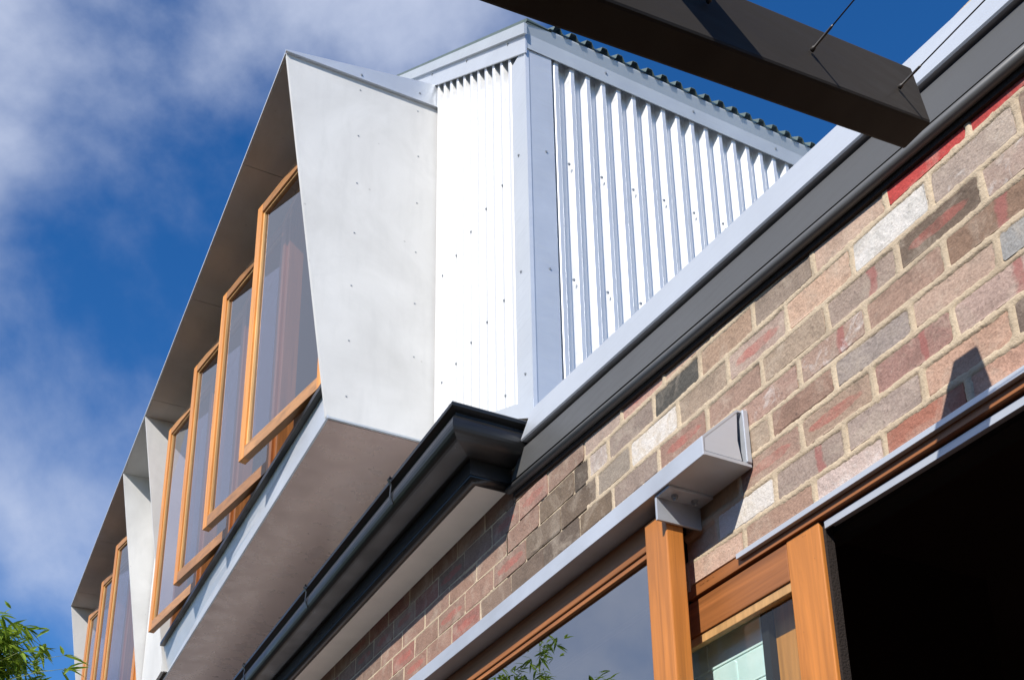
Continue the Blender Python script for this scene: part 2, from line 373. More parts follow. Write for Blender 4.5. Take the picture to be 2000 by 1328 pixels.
# rows: course index -> list of (x0, x1, seen colour, streak, stripe, lime)
D = {
 1: [(-2.314,-2.06,(206,168,146),0,0,.05),(-2.06,-1.791,(172,134,113),0,0,.15),(-1.791,-1.559,(205,180,172),0,0,.45),(-1.559,-1.322,(172,104,80),0,0,0),(-1.322,-1.08,(204,154,130),0,0,.05),(-1.08,-.84,(170,130,110),0,0,0),(-.84,-.6,(160,120,100),0,0,0)],
 2: [(-2.17,-1.924,(215,203,188),0,0,.85),(-1.924,-1.671,(166,143,131),0,1,.12),(-1.671,-1.43,(176,153,142),0,0,.05),(-1.43,-1.194,(198,154,129),0,0,0),(-1.194,-.95,(122,102,90),0,0,.1),(-.95,-.7,(180,140,120),0,0,0)],
 3: [(-2.06,-1.811,(170,134,116),1,0,.1),(-1.811,-1.566,(172,142,120),1,0,.15),(-1.566,-1.328,(166,122,110),0,1,0),(-1.328,-1.08,(184,153,141),0,1,0),(-1.08,-.84,(160,122,105),0,0,0),(-.84,-.6,(170,130,110),1,0,0)],
 4: [(-2.16,-1.917,(172,147,124),0,0,.12),(-1.917,-1.679,(160,122,102),0,0,.12),(-1.679,-1.433,(160,144,137),0,0,.05),(-1.433,-1.197,(188,155,135),0,0,0),(-1.197,-.95,(152,150,150),0,0,.1),(-.95,-.7,(168,130,110),0,0,0)],
 5: [(-2.28,-2.04,(162,117,98),0,0,.1),(-2.04,-1.793,(176,138,121),0,0,.38),(-1.793,-1.559,(172,138,120),0,1,.5),(-1.559,-1.321,(168,132,112),0,0,0),(-1.321,-1.08,(146,112,88),0,1,0),(-1.08,-.84,(150,120,100),0,0,.2)],
 6: [(-4.46,-4.193,(168,120,100),1,0,0),(-4.193,-3.928,(172,128,108),0,0,0),(-3.928,-3.657,(165,105,92),1,0,.05),(-3.657,-3.394,(150,122,104),0,0,.1),(-3.394,-3.14,(128,106,90),0,0,0),(-3.14,-2.886,(112,94,80),0,0,.1),(-2.886,-2.672,(124,102,80),0,0,0),(-2.672,-2.413,(154,132,119),0,0,.1),(-2.413,-2.171,(160,122,104),1,0,.05),(-2.171,-1.927,(166,131,112),0,0,.1),(-1.927,-1.679,(172,147,124),0,0,.2),(-1.679,-1.445,(166,142,127),0,1,.05),(-1.445,-1.202,(116,95,78),1,0,0),(-1.202,-.95,(176,148,134),0,0,.4),(-.95,-.7,(166,130,110),0,0,.1)],
 7: [(-4.861,-4.604,(170,125,105),0,0,0),(-4.604,-4.335,(172,112,96),1,0,0),(-4.335,-4.07,(168,128,108),0,0,0),(-4.07,-3.798,(166,128,110),1,0,0),(-3.798,-3.535,(176,134,114),0,0,.1),(-3.535,-3.27,(164,128,112),1,0,.15),(-3.27,-3.009,(132,112,94),0,0,.05),(-3.009,-2.764,(122,101,82),0,0,0),(-2.764,-2.56,(154,138,123),0,0,.15),(-2.56,-2.302,(214,196,176),0,0,.75),(-2.302,-2.063,(167,142,120),0,0,.15),(-2.063,-1.816,(182,153,138),1,0,.05),(-1.816,-1.576,(204,164,136),0,0,0),(-1.576,-1.332,(198,193,188),0,0,.7),(-1.332,-1.095,(176,154,141),0,0,.38),(-1.095,-.85,(150,120,100),0,0,.1),(-.85,-.6,(160,125,105),0,0,0)],
 8: [(-4.756,-4.486,(172,130,110),0,0,0),(-4.486,-4.222,(168,126,108),0,0,0),(-4.222,-3.956,(170,130,112),0,0,0),(-3.956,-3.691,(165,125,105),0,0,0),(-3.691,-3.422,(170,132,112),0,0,0),(-3.422,-3.165,(168,130,112),0,0,.1),(-3.165,-2.911,(134,112,91),0,0,0),(-2.911,-2.808,(104,88,74),0,0,.1),(-2.808,-2.687,(188,168,158),0,0,.5),(-2.687,-2.42,(154,133,121),0,0,.25),(-2.42,-2.183,(82,78,72),0,0,.06),(-2.183,-1.939,(174,140,114),0,0,.05),(-1.939,-1.701,(152,131,115),0,0,.15),(-1.701,-1.451,(198,164,142),0,0,.1),(-1.451,-1.21,(196,40,30),0,0,0),(-1.21,-.97,(190,38,30),0,0,0),(-.97,-.7,(170,130,110),0,0,0)],
 9: [(-3.806,-3.549,(160,124,106),0,0,0),(-3.549,-3.32,(168,128,112),1,0,.1),(-3.32,-3.095,(186,140,124),1,0,.1),(-3.095,-2.839,(166,132,114),0,0,.1),(-2.839,-2.60,(182,156,142),0,0,.3),(-2.60,-2.36,(192,146,130),1,0,.1),(-2.36,-2.12,(196,160,138),0,0,.1),(-2.12,-1.88,(180,140,120),0,0,0)],
 10: [(-3.613,-3.36,(160,124,106),0,0,0),(-3.36,-3.12,(170,132,112),0,0,0),(-3.12,-2.87,(170,130,112),0,0,0)],
}
def brick_mesh(seed):
    r = random.Random(seed); mb = MB(); c = .05 + r.random() * .05; d = .012 + r.random() * .012
    ol = [(-.5 + d, -.5), (.5 - d, -.5), (.5, -.5 + c), (.5, .5 - c), (.5 - d, .5), (-.5 + d, .5), (-.5, .5 - c), (-.5, -.5 + c)]
    ol2 = []
    for i in range(8):
        a, b = ol[i], ol[(i + 1) % 8]; ol2.append(a)
        if i in (0, 4): ol2.append(((a[0] + b[0]) / 2 + (r.random() - .5) * .3, b[1]))
    ol = [(p[0] + (r.random() - .5) * .012, p[1] + (r.random() - .5) * .045) for p in ol2]
    j = [1 - .008 - r.random() * .010 for _ in ol]
    ring0 = [(p[0], .5, p[1]) for p in ol]
    ring1 = [(p[0], -.40, p[1]) for p in ol]
    ring2 = [(p[0] * j[i], -.5 + r.random() * .03, p[1] * (j[i] - .028)) for i, p in enumerate(ol)]
    mb.loft([ring0, ring1, ring2]); return mb.mesh("brick", 'brick')
BRICKS = [brick_mesh(i) for i in range(10)]
DEPTH = .10
def joint(x):   # wide pointed joints to the right of the stepped line, tight joints to the left
    return .0042 if x < -2.83 else .0125
nb = 0
ROWS = {}
for r in range(1, 11):
    row = list(D.get(r, []))
    xl = min(b[0] for b in row)
    if r >= 6:      # carry the bond on into the shade below the eave
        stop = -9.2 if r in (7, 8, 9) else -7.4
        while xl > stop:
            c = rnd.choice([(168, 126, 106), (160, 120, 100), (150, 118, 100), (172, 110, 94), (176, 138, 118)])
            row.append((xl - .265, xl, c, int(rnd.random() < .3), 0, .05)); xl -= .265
    ROWS[r] = row
m1 = MB()
m1.box(-14.0, -0.3, YW + .012, 2.05, 3.14, 3.86)      # above the openings
m1.box(-2.318, -0.3, YW + .012, 1.80, 2.90, 3.14)      # between lintel and door head
m1.box(-14.0, -7.6, YW + .012, 2.05, 0.0, 3.14)
PERP = {r: sorted({v for b in row for v in b[:2]}) for r, row in ROWS.items()}
def pointing(x0, x1, z0, z1, step, flush, lap, amp):
    """Uneven face of the pointing: flush along the joints, lapping raggedly over brick edges, hidden behind their faces."""
    nx, nz = max(2, int((x1 - x0) / step)), max(2, int((z1 - z0) / step)); vs, fs = [], []
    for i in range(nx + 1):
        x = x0 + (x1 - x0) * i / nx
        for k in range(nz + 1):
            z = z0 + (z1 - z0) * k / nz
            d = min(abs(z - q) for q in JZ)
            r = max((q for q in range(len(JZ)) if JZ[q] <= z), default=0)
            for p in PERP.get(r, ()):
                if abs(x - p) < d: d = abs(x - p)
            n_ = noise.noise(Vector((x * 26, 3.1, z * 30))) * .6 + noise.noise(Vector((x * 85, 9.0, z * 85))) * .55
            t = min(1.0, max(0.0, (d + n_ * amp - lap) / .008))
            h = noise.noise(Vector((x * 140, 4.0, z * 140))) * .0006
            vs.append((x, YW + flush + t * .0095 + h, z))
    for i in range(nx):
        for k in range(nz):
            a = i * (nz + 1) + k; fs.append((a, a + nz + 1, a + nz + 2, a + 1))
    m1.add(vs, fs, True)
pointing(-2.316, -.6, 2.90, 3.16, .0045, -.0006, .0072, .0055)
pointing(-2.83, -.6, 3.16, 3.80, .0045, -.0006, .0072, .0055)
pointing(-6.5, -3.42, 3.14, 3.82, .0075, .0006, .0040, .0040)
pointing(-3.42, -2.83, 3.14, 3.82, .0075, .0045, .0040, .006)
wall.part("mortar", m1, 'mortar')
for r in range(1, 11):
    row = ROWS[r]
    for (x0, x1, c, st, sp, lime) in row:
        xm = (x0 + x1) / 2; jx = joint(xm) + (.004 if xm > -2.4 else 0); jz = joint(xm)
        if r <= 3 and x1 < -2.0 and r == 3 and x1 < -2.3: continue
        z0, z1 = JZ[r] + jz / 2, JZ[r + 1] - jz / 2
        if r == 1: z0 = 2.915
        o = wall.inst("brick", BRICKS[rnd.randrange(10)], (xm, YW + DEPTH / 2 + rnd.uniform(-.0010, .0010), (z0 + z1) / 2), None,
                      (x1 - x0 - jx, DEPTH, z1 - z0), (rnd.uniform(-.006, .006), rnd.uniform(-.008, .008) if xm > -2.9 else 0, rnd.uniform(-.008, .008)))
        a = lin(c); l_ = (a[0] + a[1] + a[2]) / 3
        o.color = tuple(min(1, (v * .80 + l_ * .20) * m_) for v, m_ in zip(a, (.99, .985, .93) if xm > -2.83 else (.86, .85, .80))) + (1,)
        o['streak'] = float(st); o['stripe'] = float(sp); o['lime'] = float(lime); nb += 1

# ------------------------------------------------------------------ eaves: gutter, fascia, soffit, barge
eave = Thing("eaves", (-4.0, 1.6, 3.8), "charcoal gutter and grey barge board with silver capping along the brick wall top", "eaves")
XF, XR, YF = -14.0, -3.345, 1.562            # far end, return fascia face, front fascia face
def sweep(mb, prof, smooth=False):
    """prof: (offset outwards from fascia, z); runs along the front then returns to the wall."""
    r0 = [(XF, YF - o, z) for o, z in prof]
    r1 = [(XR + o, YF - o, z) for o, z in prof]
    r2 = [(XR + o, YW - .012, z) for o, z in prof]
    mb.loft([r0, r1, r2], smooth=smooth); return mb
arc = [(.088 + .040 * cos(t), 3.893 + .050 * sin(t)) for t in [radians(a) for a in range(40, -100, -14)]]
gp = [(.0, 3.93), (.0, 3.838), (.02, 3.836)] + arc[::-1] + [(.112, 3.932), (.106, 3.938), (.106, 3.95), (.120, 3.955), (.132, 3.960), (.134, 3.972), (.128, 3.979), (.118, 3.978), (.104, 3.96), (.10, 3.90), (.02, 3.86), (.012, 3.93)]
eave.part("gutter", sweep(MB(), gp), 'dark')
eave.part("fascia_board", sweep(MB(), [(-.022, 3.775), (0, 3.775), (0, 3.96), (-.022, 3.96)]), 'dark')
bp_ = [(-.026 + .024 * cos(t), 3.772 + .020 * sin(t)) for t in [2 * pi * k / 14 for k in range(14)]]
eave.part("bead_moulding", sweep(MB(), bp_, True), 'dark')
eave.part("soffit_board", MB().box(XF, XR - .03, YF + .03, YW - .002, 3.776, 3.79), 'soffit')
for xc in (-3.83, -4.98, -6.17, -7.4, -8.6):
    c = MB(); pts = [(YF - .103, 3.957), (YF - .137, 3.984), (YF - .142, 3.972), (YF - .128, 3.945), (YF - .131, 3.915), (YF - .131, 3.895), (YF - .120, 3.862)]
    c.loft([[(xc - .007, p[0], p[1]), (xc + .007, p[0], p[1]), (xc + .007, p[0] - .003, p[1] - .002), (xc - .007, p[0] - .003, p[1] - .002)] for p in pts], caps=True)
    eave.part("gutter_clip", c, 'dark')
def strip(y0, y1, xa, xb, za, zb, slope, ref):
    """A board on the wall plane whose top and bottom fall gently towards the near end."""
    f = lambda x, z: z + slope * (x - ref)
    mb = MB()
    mb.loft([[(xa if z == za else xa + .10 * (zb - za) / .107, y, f(xa, z)) for (y, z) in ((y0, za), (y0, zb), (y1, zb), (y1, za))],
             [(xb, y, f(xb, z)) for (y, z) in ((y0, za), (y0, zb), (y1, zb), (y1, za))]])
    return mb
eave.part("barge_board", strip(1.728, 1.746, -3.335, -.3, 3.776, 3.868, -.0795, -3.33), 'barge')
b2 = MB()
zb = lambda x: 3.749 - .0778 * (x + 3.33)
ring = lambda x: [(x, 1.732 + .016 * cos(2 * pi * k / 14), zb(x) + .0155 * sin(2 * pi * k / 14)) for k in range(14)]
b2.loft([ring(-3.36), ring(-.3)], smooth=True); eave.part("bead_moulding", b2, 'barge')
b3 = MB(); zs = lambda x, z: z - .0865 * (x + 3.2)
def cr(x0, x1):
    pr = [(1.745, 3.886), (1.716, 3.884), (1.712, 3.889), (1.718, 3.977), (1.726, 3.982), (1.80, 3.990), (1.80, 3.985)]
    return [[(x0 + (p[1] - 3.884) * .9 if x0 < -3 else x0, p[0], zs(x0, p[1])) for p in pr], [(x1, p[0], zs(x1, p[1])) for p in pr]]
b3.loft(cr(-3.222, -.3)); eave.part("barge_capping", b3, 'zinc')
b4 = MB(); b4.loft([[(-3.30, y, zs(-3.3, z)) for y, z in ((1.742, 3.845), (1.742, 3.90), (1.76, 3.90), (1.76, 3.845))], [(-.3, y, zs(-.3, z)) for y, z in ((1.742, 3.845), (1.742, 3.90), (1.76, 3.90), (1.76, 3.845))]])
eave.part("painted_shadow_strip", b4, 'black')  # black strip paints the shadow line between barge board and capping
b5 = MB(); b5.loft([[(-3.34, y, 3.749 + dz) for y, dz in ((1.740, .0), (1.740, .06), (1.749, .06), (1.749, .0))], [(-.3, y, zb(-.3) + dz) for y, dz in ((1.740, .0), (1.740, .06), (1.749, .06), (1.749, .0))]])
eave.part("painted_shadow_strip", b5, 'black')  # black strip paints the shadow line between barge board and bead
b6 = MB(); b6.loft([[(-3.34, y, 3.749 + dz) for y, dz in ((1.741, -.012), (1.741, -.030), (1.752, -.030), (1.752, -.012))], [(-.3, y, zb(-.3) + dz) for y, dz in ((1.741, -.012), (1.741, -.030), (1.752, -.030), (1.752, -.012))]])
eave.part("packing_strip", b6, 'brushseal')
# low roof sheet behind the gutter and barge
rf = MB(); rf.add([(XF, 1.50, 3.955), (-3.30, 1.50, 3.955), (-3.30, 1.80, 4.06), (XF, 1.80, 4.06), (XF, 4.6, 4.9), (-.3, 4.6, 4.55), (-.3, 1.80, 3.75)], [(0, 1, 2, 3), (3, 2, 6, 5, 4)])
eave.part("low_roof_sheet", rf, 'zinc_dull')

# ------------------------------------------------------------------ corrugated upper storey
XC, YC, P = -3.356, 1.86, .0842
up = Thing("corrugated_upper_storey", (XC, YC, 4.0), "gleaming white corrugated metal upper storey with grey corner and eave flashings", "house extension")
AMP = .0180
def rib_profile(n_end, start, step):
    """(distance along the wall, height of the sheet) of a trapezoidal rib, rounded a little."""
    shape = [(0.0, -1), (.17, -1), (.215, -.86), (.345, .86), (.39, 1), (.62, 1), (.665, .86), (.795, -.86), (.84, -1)]
    out = []; t = start; 
    while t < n_end:
        out += [(t + a * step, h * AMP) for a, h in shape]; t += step
    return out
pr = rib_profile(3.3, .095, P)
TH = .0012
mb = MB()
mb.loft([[(XC + h, YC + d, 3.90) for d, h in pr] + [(XC + h - .004, YC + d, 3.90) for d, h in pr[::-1]],
         [(XC + h, YC + d, 6.10) for d, h in pr] + [(XC + h - .004, YC + d, 6.10) for d, h in pr[::-1]]])
up.part("wall_sheet", mb, 'sheet')
pl = rib_profile(2.6, .105, P); SL = .803
mb = MB()
mb.loft([[(XC - d, YC - h, 4.02) for d, h in pl] + [(XC - d, YC - h + .004, 4.02) for d, h in pl[::-1]],
         [(XC - d, YC - h, 6.09 + SL * d) for d, h in pl] + [(XC - d, YC - h + .004, 6.09 + SL * d) for d, h in pl[::-1]]])
up.part("wall_sheet", mb, 'sheet')
O = AMP + .004
c = MB()
cpro = [(XC + .002, YC + .110), (XC + O, YC + .111), (XC + O + .002, YC + .108), (XC + O, YC - .002), (XC + O + .003, YC - .009), (XC + O, YC - O - .003), (XC + O - .009, YC - O - .003), (XC + O - .016, YC - O), (XC - .118, YC - O), (XC - .122, YC - O + .002), (XC - .121, YC - .002), (XC - .02, YC + .02)]
c.loft([[(x, y, 3.95) for x, y in cpro], [(x, y, 6.06) for x, y in cpro]])
up.part("corner_flashing", c, 'zinc')
f = MB()
fp = [(XC + .024, 6.032), (XC + .030, 6.030), (XC + .033, 6.112), (XC + .052, 6.160), (XC + .052, 6.168), (XC + .020, 6.168)]
f.loft([[(x, YC - .028, z) for x, z in fp], [(x, YC + 3.4, z) for x, z in fp]])
up.part("fascia_flashing", f, 'zinc_dull')
# raking barge on the gable side, in two laps
def rake(y0, y1, zlo, zhi, d0, d1):
    m_ = MB()
    pts = lambda y: [(XC - d0, y, zlo + SL * d0), (XC - d1, y, zlo + SL * d1), (XC - d1, y, zhi + SL * d1), (XC - d0, y, zhi + SL * d0)]
    m_.loft([pts(y0), pts(y1)]); return m_
up.part("rake_flashing", rake(YC - .030, YC - .022, 6.021, 6.145, -.034, 2.6), 'zinc')
up.part("rake_capping", rake(YC - .044, YC - .030, 6.126, 6.190, -.052, 2.6), 'zinc_dull')
cp = MB(); cp.loft([[(XC + .052, YC - .028, 6.152), (XC + .052, YC + .10, 6.160), (XC + .052, YC + .10, 6.172), (XC + .052, YC - .028, 6.183)],
                   [(XC - 2.6, YC - .028, 6.152 + SL * 2.65), (XC - 2.6, YC + .10, 6.160 + SL * 2.65), (XC - 2.6, YC + .10, 6.172 + SL * 2.65), (XC - 2.6, YC - .028, 6.183 + SL * 2.65)]])
up.part("barge_roll", cp, 'roof')
rs = [(d, h * .95) for d, h in rib_profile(3.4, .085, P)]
mb = MB()
mb.loft([[(XC + .062, YC + d, 6.186 + h) for d, h in rs] + [(XC + .062, YC + d, 6.183 + h) for d, h in rs[::-1]],
         [(XC - 2.6, YC + d, 6.186 + h + SL * 2.66) for d, h in rs] + [(XC - 2.6, YC + d, 6.183 + h + SL * 2.66) for d, h in rs[::-1]]])
up.part("roof_sheet", mb, 'roof')
ap = MB()
ax = [(-.02, 4.180), (.32, 4.322), (.62, 4.447), (1.02, 4.60), (1.02, 4.0), (-.02, 4.0)]
ap.loft([[(XC - d, YC - O - .005, z) for d, z in ax], [(XC - d, YC - O - .001, z) for d, z in ax]])
ap.loft([[(XC - d, y, z) for d, y, z in ((-.03, YC - O - .004, 4.06), (-.03, 1.52, 3.975), (-.03, 1.52, 3.965), (-.03, YC - O - .004, 4.04))], [(XC - d, y, z) for d, y, z in ((1.02, YC - O - .004, 4.06), (1.02, 1.52, 3.975), (1.02, 1.52, 3.965), (1.02, YC - O - .004, 4.04))]])
up.part("apron_flashing", ap, 'zinc')
for zz in (5.46, 4.83):
    for k in range(9):
        d = .189 + k * P * 2 - .004
        up.inst("screw", SCREW_X, (XC + AMP, YC + d - .0, zz + rnd.uniform(-.006, .006)))
    up.inst("screw", SCREW_X, (XC + O, YC + .068, zz + .012))
    for k in range(5): up.inst("screw", SCREW_Y, (XC - .232 - k * P * 2, YC - AMP, zz + rnd.uniform(-.006, .006) + .01))
    up.inst("screw", SCREW_Y, (XC - .064, YC - O, zz + .03))
for d, z in ((.398, 6.085), (.898, 6.087), (1.406, 6.082), (1.9, 6.085)): up.inst("screw", SCREW_X, (XC + .032, YC + d, z))
for d, z in ((.135, 6.218), (.593, 6.583), (1.05, 6.95)): up.inst("screw", SCREW_Y, (XC - d, YC - .030, z))
up.inst("screw", SCREW_Y, (XC - .045, YC - O, 4.338)); up.inst("screw", SCREW_Y, (XC - .232, YC - AMP, 4.35))

# ------------------------------------------------------------------ projecting window box
XD = -4.379
box = Thing("window_box", (-8.0, 1.5, 4.56), "pale fibre cement window box with slanted side fins and opened timber casements", "window box")
tipY = lambda x: 1.007 + (x - XD) * .0131
def fin(x, t=.022):
    o = tipY(x) - 1.007
    pts = [(1.31 + o * .6, 4.566), (1.90, 4.566), (1.90, 6.684), (1.007 + o, 6.660)]
    return MB().prism(pts, 'X', x - t, x)
FINS = (XD, -8.088, -9.054, -12.188)
for x in FINS:
    fo = box.part("side_fin", fin(x), 'fc')
    if x == XD:
        for (y, z) in ((1.409, 6.603), (1.737, 6.614), (1.744, 6.303), (1.741, 5.988), (1.408, 6.291), (1.411, 5.98), (1.408, 5.663), (1.404, 5.339), (1.402, 4.701), (1.74, 5.67), (1.403, 5.016), (1.739, 5.35), (1.74, 5.03)):
            box.inst("screw", SCREW_X, (x, y, z), fo, (.5, .7, .7))
xs = [XD - .022, -5.21, -6.52, -7.83, -9.14, -10.45, -11.76, -12.17]
for a, b in zip(xs[:-1], xs[1:]):
    s_ = MB(); x0, x1 = a - .0025, b + .0025
    s_.loft([[(x0, tipY(x0) + .004, 6.657), (x0, 1.36, 6.657), (x0, 1.36, 6.667), (x0, tipY(x0) + .004, 6.667)], [(x1, tipY(x1) + .004, 6.657), (x1, 1.36, 6.657), (x1, 1.36, 6.667), (x1, tipY(x1) + .004, 6.667)]])
    box.part("soffit_panel", s_, 'fc')
# metal hood roof with a thin front edge and a wedge shaped side flashing
h = MB()
for_x = lambda x, e: [(x, tipY(x) - .006, 6.662), (x, tipY(x) - .006, 6.676), (x, 1.86, 6.830), (x, 1.86, 6.670)]
h.loft([for_x(XD - .01, 0), for_x(-12.20, 0)]); box.part("hood_roof", h, 'zinc')
sf = MB().prism([(tipY(XD) - .008, 6.660), (1.872, 6.684), (1.872, 6.690), (1.838, 6.842), (tipY(XD) - .008, 6.672)], 'X', XD + .002, XD + .010)
sf.prism([(tipY(XD) - .008, 6.655), (1.872, 6.679), (1.872, 6.685), (tipY(XD) - .008, 6.661)], 'X', XD + .002, XD + .018)
sfo = box.part("side_flashing", sf, 'zinc')
for y, z in ((1.409, 6.70), (1.742, 6.735)): box.inst("screw", SCREW_X, (XD + .010, y, z), sfo)
HY = lambda x: 1.312 - .0152 * (-4.42 - x) if x > -9 else 1.24
def yawed(x0, x1, dy0, dy1, z0, z1):
    m_ = MB(); r_ = lambda x: [(x, HY(x) + dy0, z0), (x, HY(x) + dy1, z0), (x, HY(x) + dy1, z1), (x, HY(x) + dy0, z1)]
    m_.loft([r_(x0), r_(x1)]); return m_
# underside, front apron strip, sill for each bay
box.part("underside_panel", MB().box(-12.20, XD - .023, 1.322, 1.90, 4.562, 4.574), 'underside')
ed = MB().box(-12.2, XD + .004, 1.312, 1.322, 4.556, 4.572); box.part("drip_edge", ed, 'zinc')
ee = MB().box(XD - .002, XD + .006, 1.318, 1.88, 4.556, 4.566); box.part("drip_edge", ee, 'zinc_dull')
st_ = MB(); st_.loft([[(x, 1.313, 4.573), (x, 1.33, 4.573), (x, HY(x) + .03, 4.744), (x, HY(x) + .008, 4.744)] for x in (XD - .024, -8.066)])
box.part("apron_strip", st_, 'zinc')
st_ = MB(); st_.loft([[(x, 1.313, 4.573), (x, 1.33, 4.573), (x, 1.28, 4.744), (x, 1.26, 4.744)] for x in (-9.078, -12.166)])
box.part("apron_strip", st_, 'zinc')
box.part("sill", yawed(XD - .024, -8.05, -.022, .10, 4.744, 4.770), 'dark')
box.part("sill", MB().box(-12.16, -9.08, 1.22, 1.34, 4.744, 4.770), 'dark')
# infill between the two middle fins
box.part("infill_panel", MB().box(-9.03, -8.112, 1.27, 1.29, 4.57, 6.655), 'fc')
# timber frame: posts, head and bottom rail of both bays
bays = [([-4.452, -5.309, -6.166, -7.023, -7.90], [-5.338, -6.195, -7.051, -7.945]), ([-9.30, -10.16, -11.03, -11.95], [-10.17, -11.06, -11.99])]
for hinges, fars in bays:
    x0, x1 = hinges[0] + .05, hinges[-1] - .05
    for x in hinges:
        y = HY(x); box.part("frame_post", MB().box(x - .030, x + .030, y + .012, y + .10, 4.771, 6.52, .003), 'sash_v')
    box.part("frame_head", yawed(x0, x1, .010, .10, 6.521, 6.575), 'sash_h')
    box.part("frame_sill", yawed(x0, x1, .012, .10, 4.7705, 4.79), 'sash_h')
    box.part("head_infill", yawed(x0 + .02, x1 - .05, .03, .05, 6.576, 6.655), 'fc')
# casements, hinged at the near stile and pushed out at the far one
def bar(mb, p0, p1, d_in, w_, y0, y1):
    pass
def casement(xh, yh, xf, yf, z0, z1):
    e = bpy.data.objects.new("casement_window", None); col.objects.link(e); e.parent = box.o; e.empty_display_size = .1
    ux = Vector((xf - xh, yf - yh, 0)); W = ux.length; ux.normalize(); nv = Vector((ux.y, -ux.x, 0))
    if nv.y > 0: nv = -nv                                   # outwards
    base = Vector((xh, yh, 0)) - nv * .040
    def member(a0, a1, b0, b1, n0, n1, bev=.0025):
        mb = MB().box(a0, a1, n0, n1, b0, b1, bev)
        mb.v = [tuple(base + ux * v[0] + nv * v[1] + Vector((0, 0, v[2]))) for v in mb.v]; return mb
    S, T = .058, .042
    box.part("stile", member(0, S, z0, z1, 0, T), 'sash_v', e); box.part("stile", member(W - S, W, z0, z1, 0, T), 'sash_v', e)
    box.part("rail", member(S, W - S, z1 - S, z1, 0.001, T - .001), 'sash_h', e); box.part("rail", member(S, W - S, z0, z0 + S * 1.25, 0.001, T - .001), 'sash_h', e)
    bz0, bz1 = z0 + S * 1.25, z1 - S
    for a0, a1 in ((S, S + .014), (W - S - .014, W - S)): box.part("glazing_bead", member(a0, a1, bz0, bz1, .006, .030, 0), 'bead', e)
    for c0, c1 in ((bz0, bz0 + .012), (bz1 - .012, bz1)): box.part("glazing_bead", member(S + .015, W - S - .015, c0, c1, .006, .030, 0), 'bead', e)
    box.part("glass", member(S + .004, W - S - .004, bz0 + .002, bz1 - .002, .016, .020, 0), 'glass', e)
for hinges, fars in bays:
    for i, xf in enumerate(fars):
        xh = hinges[i] - .012
        casement(xh, HY(xh) - .002, xf, 1.128 if xf > -9 else 1.075, 4.793, 6.49 if xf > -9 else 6.50)
# room behind the casements
rm = MB()
rm.add([(XD - .03, 1.45, 4.60), (-12.15, 1.45, 4.60), (-12.15, 3.2, 4.60), (XD - .03, 3.2, 4.60)], [(0, 1, 2, 3)])
rm.add([(XD - .03, 1.45, 6.58), (-12.15, 1.45, 6.58), (-12.15, 3.2, 6.58), (XD - .03, 3.2, 6.58)], [(0, 1, 2, 3)])
rm.add([(XD - .03, 3.2, 4.60), (-12.15, 3.2, 4.60), (-12.15, 3.2, 6.58), (XD - .03, 3.2, 6.58)], [(0, 1, 2, 3)])
rm.add([(XD - .03, 1.45, 4.60), (XD - .03, 3.2, 4.60), (XD - .03, 3.2, 6.58), (XD - .03, 1.45, 6.58)], [(0, 1, 2, 3)])
rm.add([(-12.15, 1.45, 4.60), (-12.15, 3.2, 4.60), (-12.15, 3.2, 6.58), (-12.15, 1.45, 6.58)], [(0, 1, 2, 3)])
box.part("interior_lining", rm, 'plaster')

# ------------------------------------------------------------------ steel lintel
XE = -2.0
lt = Thing("steel_lintel", (-3.0, 1.67, 3.12), "galvanised steel lintel shelf with a triangular end plate set in brick wall", "lintel")
lt.part("base_plate", MB().box(-7.6, XE, 1.598, 1.748, 3.128, 3.138), 'galv')
lt.part("front_lip", MB().box(-7.6, XE, 1.592, 1.598, 3.126, 3.182, .0015), 'galv')
lt.part("back_leg", MB().box(-7.6, XE + .004, 1.731, 1.748, 3.139, 3.298, .002), 'galv')
sl = MB().prism([(1.594, 3.183), (1.715, 3.296), (1.729, 3.296), (1.729, 3.291), (1.718, 3.290), (1.598, 3.178)], 'X', -7.6, XE - .002)
lt.part("sloped_capping", sl, 'galv')
lt.part("end_plate", MB().prism([(1.600, 3.142), (1.719, 3.142), (1.710, 3.20), (1.716, 3.290), (1.600, 3.180)], 'X', XE - .008, XE - .003), 'zinc')
cl = lt.part("cleat", MB().box(-2.236, -2.228, 1.600, 1.747, 3.052, 3.1275, .001).box(-2.2275, -2.168, 1.600, 1.747, 3.119, 3.1275, .001), 'galv')
for y in (1.640, 1.706):
    b = MB(); b.tube([(-2.198, y, 3.1188), (-2.198, y, 3.110)], .0095, 6, False); b.tube([(-2.198, y, 3.111), (-2.198, y, 3.102)], .005, 8)
    lt.part("bolt", b, 'steelscrew', cl)

# ------------------------------------------------------------------ fixed window below the lintel
fx = Thing("fixed_window", (-3.0, 1.76, 2.0), "large fixed window with orange cedar post and head rail under the steel lintel", "window")
fx.part("post", MB().box(-2.344, -2.240, 1.635, 1.692, 0.0, 3.095, .004), 'wood_v')
fx.part("head_rail", MB().box(-7.6, -2.30, 1.667, 1.73, 3.041, 3.1265, .003), 'wood_h')
fx.part("glazing_bead", MB().box(-7.6, -2.30, 1.673, 1.70, 3.024, 3.0405, .002), 'wood_h')
fx.part("head_trim", MB().box(-7.6, -2.36, 1.731, 1.90, 3.05, 3.1265), 'black')
fx.part("glass", MB().box(-7.6, -2.30, 1.686, 1.692, 0.1, 3.0235), 'glass_fixed')
fx.part("side_jamb", MB().box(-2.40, -2.36, 1.693, 1.73, 0.0, 3.04), 'wood_v')

